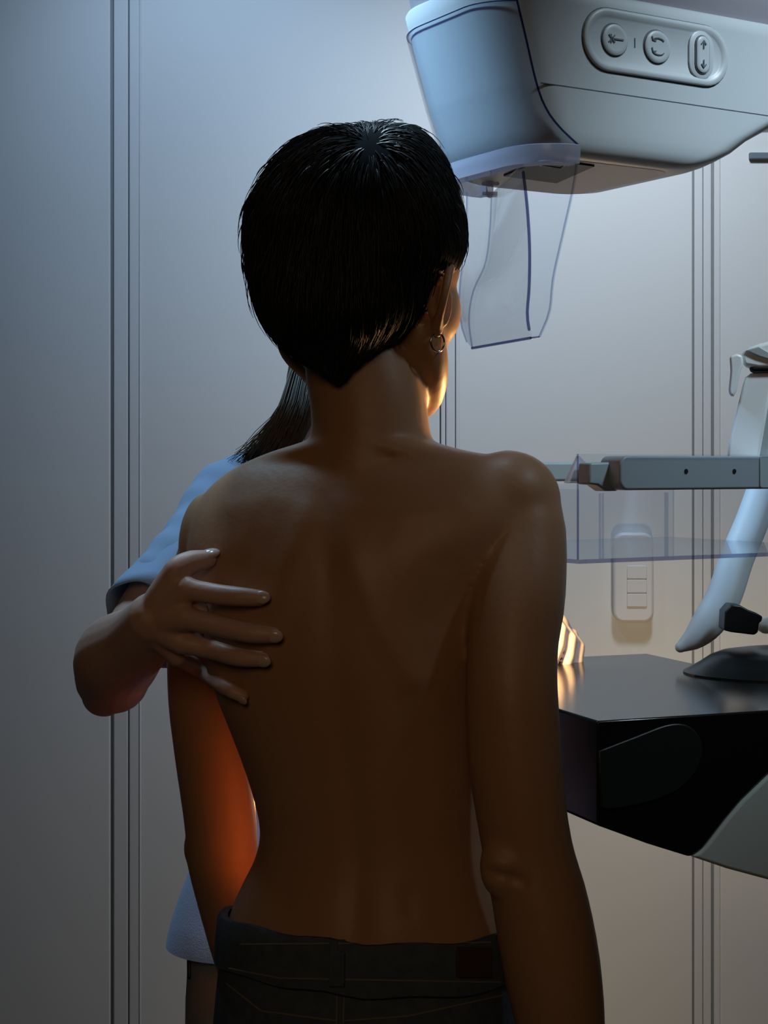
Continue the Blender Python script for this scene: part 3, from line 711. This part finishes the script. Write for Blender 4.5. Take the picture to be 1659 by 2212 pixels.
# clear face shield: a shell round the nose, its rim, and the hanging visor
sh_ = []
zs = np.linspace(.314, .449, 12)
zs = np.linspace(.314, .449, 20)
uf = np.interp(zs, [.314, .320, .330, .345, .360, .380, .41, .449], [.066, .056, .042, .030, .022, .015, .006, -.006])
uf = np.convolve(np.r_[uf[0]*2-uf[2], uf[0]*2-uf[1], uf, uf[-1]*2-uf[-2], uf[-1]*2-uf[-3]], [.1, .2, .4, .2, .1], 'valid')
def arc_pts(z, ufront, off, nn=40):
    s = hsec(uL_of(z), uR_of(z), off)
    i0 = 7
    pl = np.array(s[7:7+10+15+2+15])
    # start at the front cut
    k = next(i for i in range(len(pl)) if pl[i][0] < ufront and i > 0)
    st = pl[k-1]+(pl[k]-pl[k-1])*(pl[k-1][0]-ufront)/(pl[k-1][0]-pl[k][0])
    seq = np.vstack([st[None], pl[k:]]); d = np.r_[0, np.cumsum(np.linalg.norm(np.diff(seq, axis=0), axis=1))]
    t = np.linspace(0, d[-1], nn)
    return [Q(np.interp(x, d, seq[:, 0]), np.interp(x, d, seq[:, 1]), z) for x in t]
def sheet(grid, th_dir, mats, name, parent):
    """grid of points (rows of equal length) given a thickness along th_dir(point index) -> closed sheet with edge faces in slot 1"""
    r, c = len(grid), len(grid[0]); A = [p for row in grid for p in row]; Bk = [p for row in th_dir for p in row]; N = r*c; Fs = []
    for i in range(r-1):
        for j in range(c-1):
            a = i*c+j; Fs.append((a, a+1, a+1+c, a+c))
    nf = len(Fs)
    Fs += [tuple(N+x for x in f[::-1]) for f in Fs[:nf]]
    rim = [j for j in range(c)]+[i*c+c-1 for i in range(1, r)]+[(r-1)*c+j for j in range(c-2, -1, -1)]+[i*c for i in range(r-2, 0, -1)]
    for a, b in zip(rim, rim[1:]+rim[:1]): Fs.append((a, N+a, N+b, b))
    me = mesh(A+Bk, Fs, name)
    o = link(name, me, parent, True, mats)
    for i, p in enumerate(me.polygons): p.material_index = 1 if i >= 2*nf else 0
    me.set_sharp_from_angle(angle=math.radians(50))
    return o
shield = sheet([arc_pts(z, u, .0045) for z, u in zip(zs, uf)], [arc_pts(z, u, .0020) for z, u in zip(zs, uf)], [M['glass'], M['edge']], 'face_shield', mach)
def arc_ring(z, off): return arc_pts(.314, .064, off)if True else None
fr_rows = []
for z, off in ((.3150, .0065), (.3140, .0078), (.3060, .0080), (.2960, .0065)):
    row = arc_pts(.314, .064, off); fr_rows.append([np.array([p[0], p[1], CZ+z]) for p in row])
fr_in = []
for z, off in ((.3150, .0010), (.3140, .0005), (.3060, -.006), (.2960, -.010)):
    row = arc_pts(.314, .064, off); fr_in.append([np.array([p[0], p[1], CZ+z]) for p in row])
sheet(fr_rows, fr_in, [M['frame'], M['edge']], 'shield_frame', shield)
# visor grid: far flange edge, far fold, near fold, near flange edge
ys = [None]
farE = [(1008, 425, 1.86), (1006, 500, 1.86), (998, 570, 1.86), (992, 640, 1.86), (996, 700, 1.855), (1008, 738, 1.85)]
farF = [(1062, 418, 1.81), (1058, 500, 1.81), (1048, 570, 1.81), (1022, 630, 1.81), (1013, 690, 1.81), (1020, 752, 1.81)]
nearF = [(1128, 352, 1.65), (1139, 450, 1.65), (1144, 540, 1.65), (1143, 620, 1.65), (1139, 680, 1.65), (1146, 730, 1.66)]
nearE = [(1247, 335, 1.665), (1236, 410, 1.665), (1216, 500, 1.665), (1194, 600, 1.665), (1186, 672, 1.665), (1164, 728, 1.665)]
cols = [spline([P(*a) for a in L], 20) for L in (farE, farF, nearF, nearE)]
grid = []
for i in range(20):
    k = [c[i] for c in cols]
    row = [k[0]+(k[1]-k[0])*t for t in (0, .35, .7)]+[k[1]+(k[2]-k[1])*t for t in (0.0, .04, .1, .3, .5, .7, .9, .96, 1.0)]+[k[2]+(k[3]-k[2])*t for t in (.1, .35, .65, 1.0)]
    grid.append(row)
grid2 = [[p+np.array([.0022, .0012, 0]) for p in row] for row in grid]
vis = sheet(grid, grid2, [M['glass'], M['gedge']], 'visor', shield)
for mt, pts, r in (('edge', cols[2][1:19], .0015), ('edge', [grid[19][j] for j in range(3, 12)], .0015), ('gedge', cols[1], .0009), ('gedge', cols[3], .0008), ('gedge', cols[0], .0009), ('edge', [grid[19][j] for j in range(11, 16)], .0009),
                   ('edge', [arc_pts(z, u, .0035)[0] for z, u in zip(zs, uf)], .0011), ('edge', arc_pts(zs[-1], uf[-1], .0035), .0007)):
    obj('visor_bead', tube(pts, r, n=8), M[mt], shield)
cl = P(1058, 404, 1.80)
obj('shield_clip', join(box(cl[0]-.008, cl[0]+.008, cl[1]-.006, cl[1]+.006, cl[2]-.010, cl[2]-.006), tube([cl+np.array([0, 0, -.008]), cl+np.array([0, 0, .008])], .004, n=12), tube([cl+np.array([-.007, -.004, .003]), cl+np.array([.008, -.004, .003])], .0022, n=10)), M['frame'], shield)

# compression tray holder: near bar and far bar
def bar_outline(u0, u1, z0, z1, r):
    return [(u, z) for u, z in rrect(u0, u1, z0, z1, r, 6)]
uA = uof(1340, -.012)
hold = obj('tray_arm', prism([Q(u, -.012, z) for u, z in bar_outline(uA, .87, -.0275, .0073, .010)], BD*.034), M['grey'], mach, bevel=.0025, seg=3)
for p_ in (1482, 1586):
    uc, zc = uof(p_, -.012), zof(p_, 1018, -.012)
    obj('screw_hole', loft([[Q(u, -.0115, z) for u, z in circ(uc, zc, .0027, 14)], [Q(u, -.0127, z) for u, z in circ(uc, zc, .0024, 14)]]), M['hole'], hold)
us = uof(1640, -.012)
obj('arm_collar', prism([Q(u, -.0135, z) for u, z in bar_outline(us, .80, -.0265, .0075, .003)], BD*.002), M['teal'], hold, bevel=.0006)
obj('mount_block', prism([Q(u, .006, z) for u, z in ((uof(1276, .006), zof(1276, 1000, .006)), (uA+.012, zof(1340, 998, .006)), (uA+.012, -.0285), (uof(1310, .006), -.0285), (uof(1292, .006), zof(1292, 1048, .006)), (uof(1272, .006), zof(1272, 1046, .006)))], BD*.02), M['teal'], hold, bevel=.002)
obj('gusset', prism([Q(uof(a, .03), .03, zof(a, b, .03)) for a, b in ((1252, 984), (1268, 1000), (1276, 1044), (1224, 1044))], BD*.006), M['frame'], hold, bevel=.001)
obj('tray_arm_far', prism([Q(u, .285, z) for u, z in bar_outline(-.02, .87, -.022, .001, .006)], BD*.03), M['teal'], hold, bevel=.003).name = 'far_arm'
# clear tray (compression paddle)
tu0, tu1, tz0, tz1, tb0, tb1 = uof(1250, -.016), .47, -.0990, .0088, -.016, .325
th = .003
def tbox(u0, u1, b0, b1, z0, z1):
    V = [Q(u, b, z) for u in (u0, u1) for b in (b0, b1) for z in (z0, z1)]; return V, box(0, 1, 0, 1, 0, 1)[1]
def slab(name, g, parent, thin):
    me = mesh(*g, name); o = link(name, me, parent, False, [M['glass'], M['edge'], M['gedge']])
    ar = sorted(me.polygons, key=lambda p: -p.area)
    for p in ar[2:]:
        c = np.array(p.normal); p.material_index = 1 if (name in ('compression_tray', 'front_wall') and (c.dot(-BD) > .9 or c.dot(-UU) > .9)) else 2
    return o
tray = slab('compression_tray', tbox(tu0, tu1, tb0, tb1, tz0, tz0+.004), mach, 0)
slab('front_wall', tbox(tu0, tu1, tb0, tb0+th, tz0+.004, tz1), tray, 0)
slab('rear_wall', tbox(tu0, tu1, tb1-th, tb1, tz0+.004, -.026), tray, 0)
slab('side_wall', tbox(tu0, tu0+th, tb0+th, tb1-th, tz0+.004, -.026), tray, 0)
slab('rib', tbox(uof(1280, 0), uof(1280, 0)+.004, tb0+th, tb0+th+.003, tz0+.004, -.03), tray, 0)
slab('rib', tbox(uof(1421, 0), uof(1421, 0)+.003, tb0+th, tb0+th+.003, tz0+.004, -.03), tray, 0)

# detector table
A0 = P(1290, 1558, 1.62); E0 = P(1659, 1535, 1.62*558/535.); dd = (E0-A0); dd[2] = 0; dd /= np.linalg.norm(dd)
def FD(px, py):
    a = (px-HX)/F; s = (a*A0[1]-A0[0])/(dd[0]-a*dd[1]); Y = A0[1]+s*dd[1]; return P(px, py, Y)
EXT = np.array([-.170, .4585, 0])
zt_ = A0[2]
def FDz(px, z): p = FD(px, 1500); p[2] = z; return p
ol = [FDz(1290, zt_), FDz(1480, zt_), FDz(1659, zt_), FDz(1900, zt_), FD(1900, 1545), FD(1780, 1590), FD(1700, 1642), FD(1659, 1673), FD(1600, 1731), FD(1565, 1773), FD(1540, 1806), FD(1518, 1834), FD(1503, 1845), FD(1490, 1851), FD(1400, 1823), FD(1290, 1783)]
det = obj('detector_table', prism(ol, EXT), M['black'], mach, bevel=.0025, seg=3, smooth=True, angle=35)
ol2 = [FD(1494, 1850), FD(1508, 1842), FD(1523, 1829), FD(1545, 1801), FD(1570, 1768), FD(1604, 1728), FD(1662, 1672), FD(1704, 1641), FD(1784, 1589), FD(1900, 1544), FD(1900, 1960), FD(1780, 1932), FD(1659, 1900), FD(1570, 1876)]
nb_ = np.array([dd[1], -dd[0], 0])
obj('support_cover', prism([p+nb_*.002 for p in ol2], EXT*.9), M['support'], mach, bevel=.012, seg=4, angle=50)
padp = spline([np.r_[a, 0] for a in [(1292, 1622), (1370, 1592), (1440, 1566), (1482, 1566), (1508, 1588), (1516, 1622), (1500, 1668), (1460, 1708), (1400, 1732), (1320, 1748), (1296, 1742)]], 40)
obj('side_pad', prism([FD(a[0], a[1])+nb_*.0015 for a in padp], nb_*-.004), M['pad'], det, bevel=.0012)
# things standing on the back of the table: base, curved arm, knob
AY = 2.06
zb = zt_
def onT(px, Y): p = P(px, 1400, Y); p[2] = zb; return p
bc = onT(1718, 1.99)
rings = [[bc+np.array([.133*s_*math.cos(q), .095*s_*math.sin(q), hgt]) for q in np.linspace(0, 2*math.pi, 48, endpoint=False)] for s_, hgt in ((1.0, -.002), (1.0, .002), (.94, .006), (.85, .013), (.76, .021), (.66, .026), (.5, .029), (.2, .030))]
obj('arm_base', loft(rings), M['blackm'], det)
arm_l = [(1690, 940, AY, 34), (1655, 1040, AY, 35), (1625, 1125, AY, 36), (1592, 1206, AY, 37), (1563, 1290, AY, 38), (1530, 1345, AY, 36), (1500, 1378, AY, 26), (1470, 1398, AY, 12)]
sarm = obj('curved_arm', tube(*pt(arm_l), n=24, sub=40, flat=.8), M['white'], mach)
kb = P(1603, 1338, 1.99)
k_ol = [(1566, 1322), (1580, 1306), (1600, 1308), (1618, 1318), (1634, 1324), (1648, 1332), (1646, 1342), (1640, 1346), (1638, 1366), (1630, 1372), (1580, 1366), (1564, 1362)]
obj('clamp_knob', prism([P(a, b, 1.99) for a, b in k_ol], (0, .035, 0)), M['blackm'], sarm, bevel=.004, seg=3)
obj('arm_foot', tube([P(1652, 1352, 2.08), P(1700, 1346, 2.06)], [.010, .012], n=12), M['white'], sarm)
# bracket standing on the tray arm, with a lever on its top
def BR(px, py, Y=1.80): return P(px, py, Y)
br = obj('tray_bracket', prism([BR(a, b) for a, b in ((1570, 992), (1574, 960), (1604, 832), (1610, 815), (1622, 806), (1672, 802), (1640, 992))], (.012, .05, 0)), M['bright'], hold, bevel=.003, seg=3)
obj('bracket_side', prism([BR(a, b, 1.803) for a, b in ((1637, 992), (1664, 830), (1760, 812), (1760, 992))], (.012, .05, 0)), M['grey'], br, bevel=.002)
obj('lever', join(prism([BR(a, b, 1.79) for a, b in ((1576, 770), (1592, 764), (1604, 768), (1606, 786), (1600, 800), (1592, 842), (1584, 858), (1576, 852), (1574, 842), (1578, 800))], (.004, .02, 0))), M['bright'], br, bevel=.003, seg=3)
obj('bracket_head', prism([BR(a, b, 1.795) for a, b in ((1600, 766), (1615, 750), (1640, 742), (1700, 728), (1700, 792), (1640, 796), (1606, 790))], (.01, .04, 0)), M['bright'], br, bevel=.004, seg=3)
obj('clamp_slot', prism([BR(a, b, 1.792) for a, b in ((1612, 757), (1640, 748), (1680, 772), (1680, 782), (1640, 770))], (.0, .006, 0)), M['grey'], br, bevel=.001)
obj('hinge_knob', tube([BR(1628, 797, 1.80), BR(1690, 796, 1.80)], .0045, n=12), M['blackm'], br)
# upright column beyond the right edge that carries head, tray and table
cc = Q(.56, .12, 0)
colu = obj('column', tbox(.86, 1.06, .01, .23, -1.26, .62), M['white'], mach, bevel=.02, seg=4, smooth=True)
obj('base_plate', tbox(.70, 1.25, -.12, .36, -CZ, -1.25), M['grey'], mach, bevel=.01)
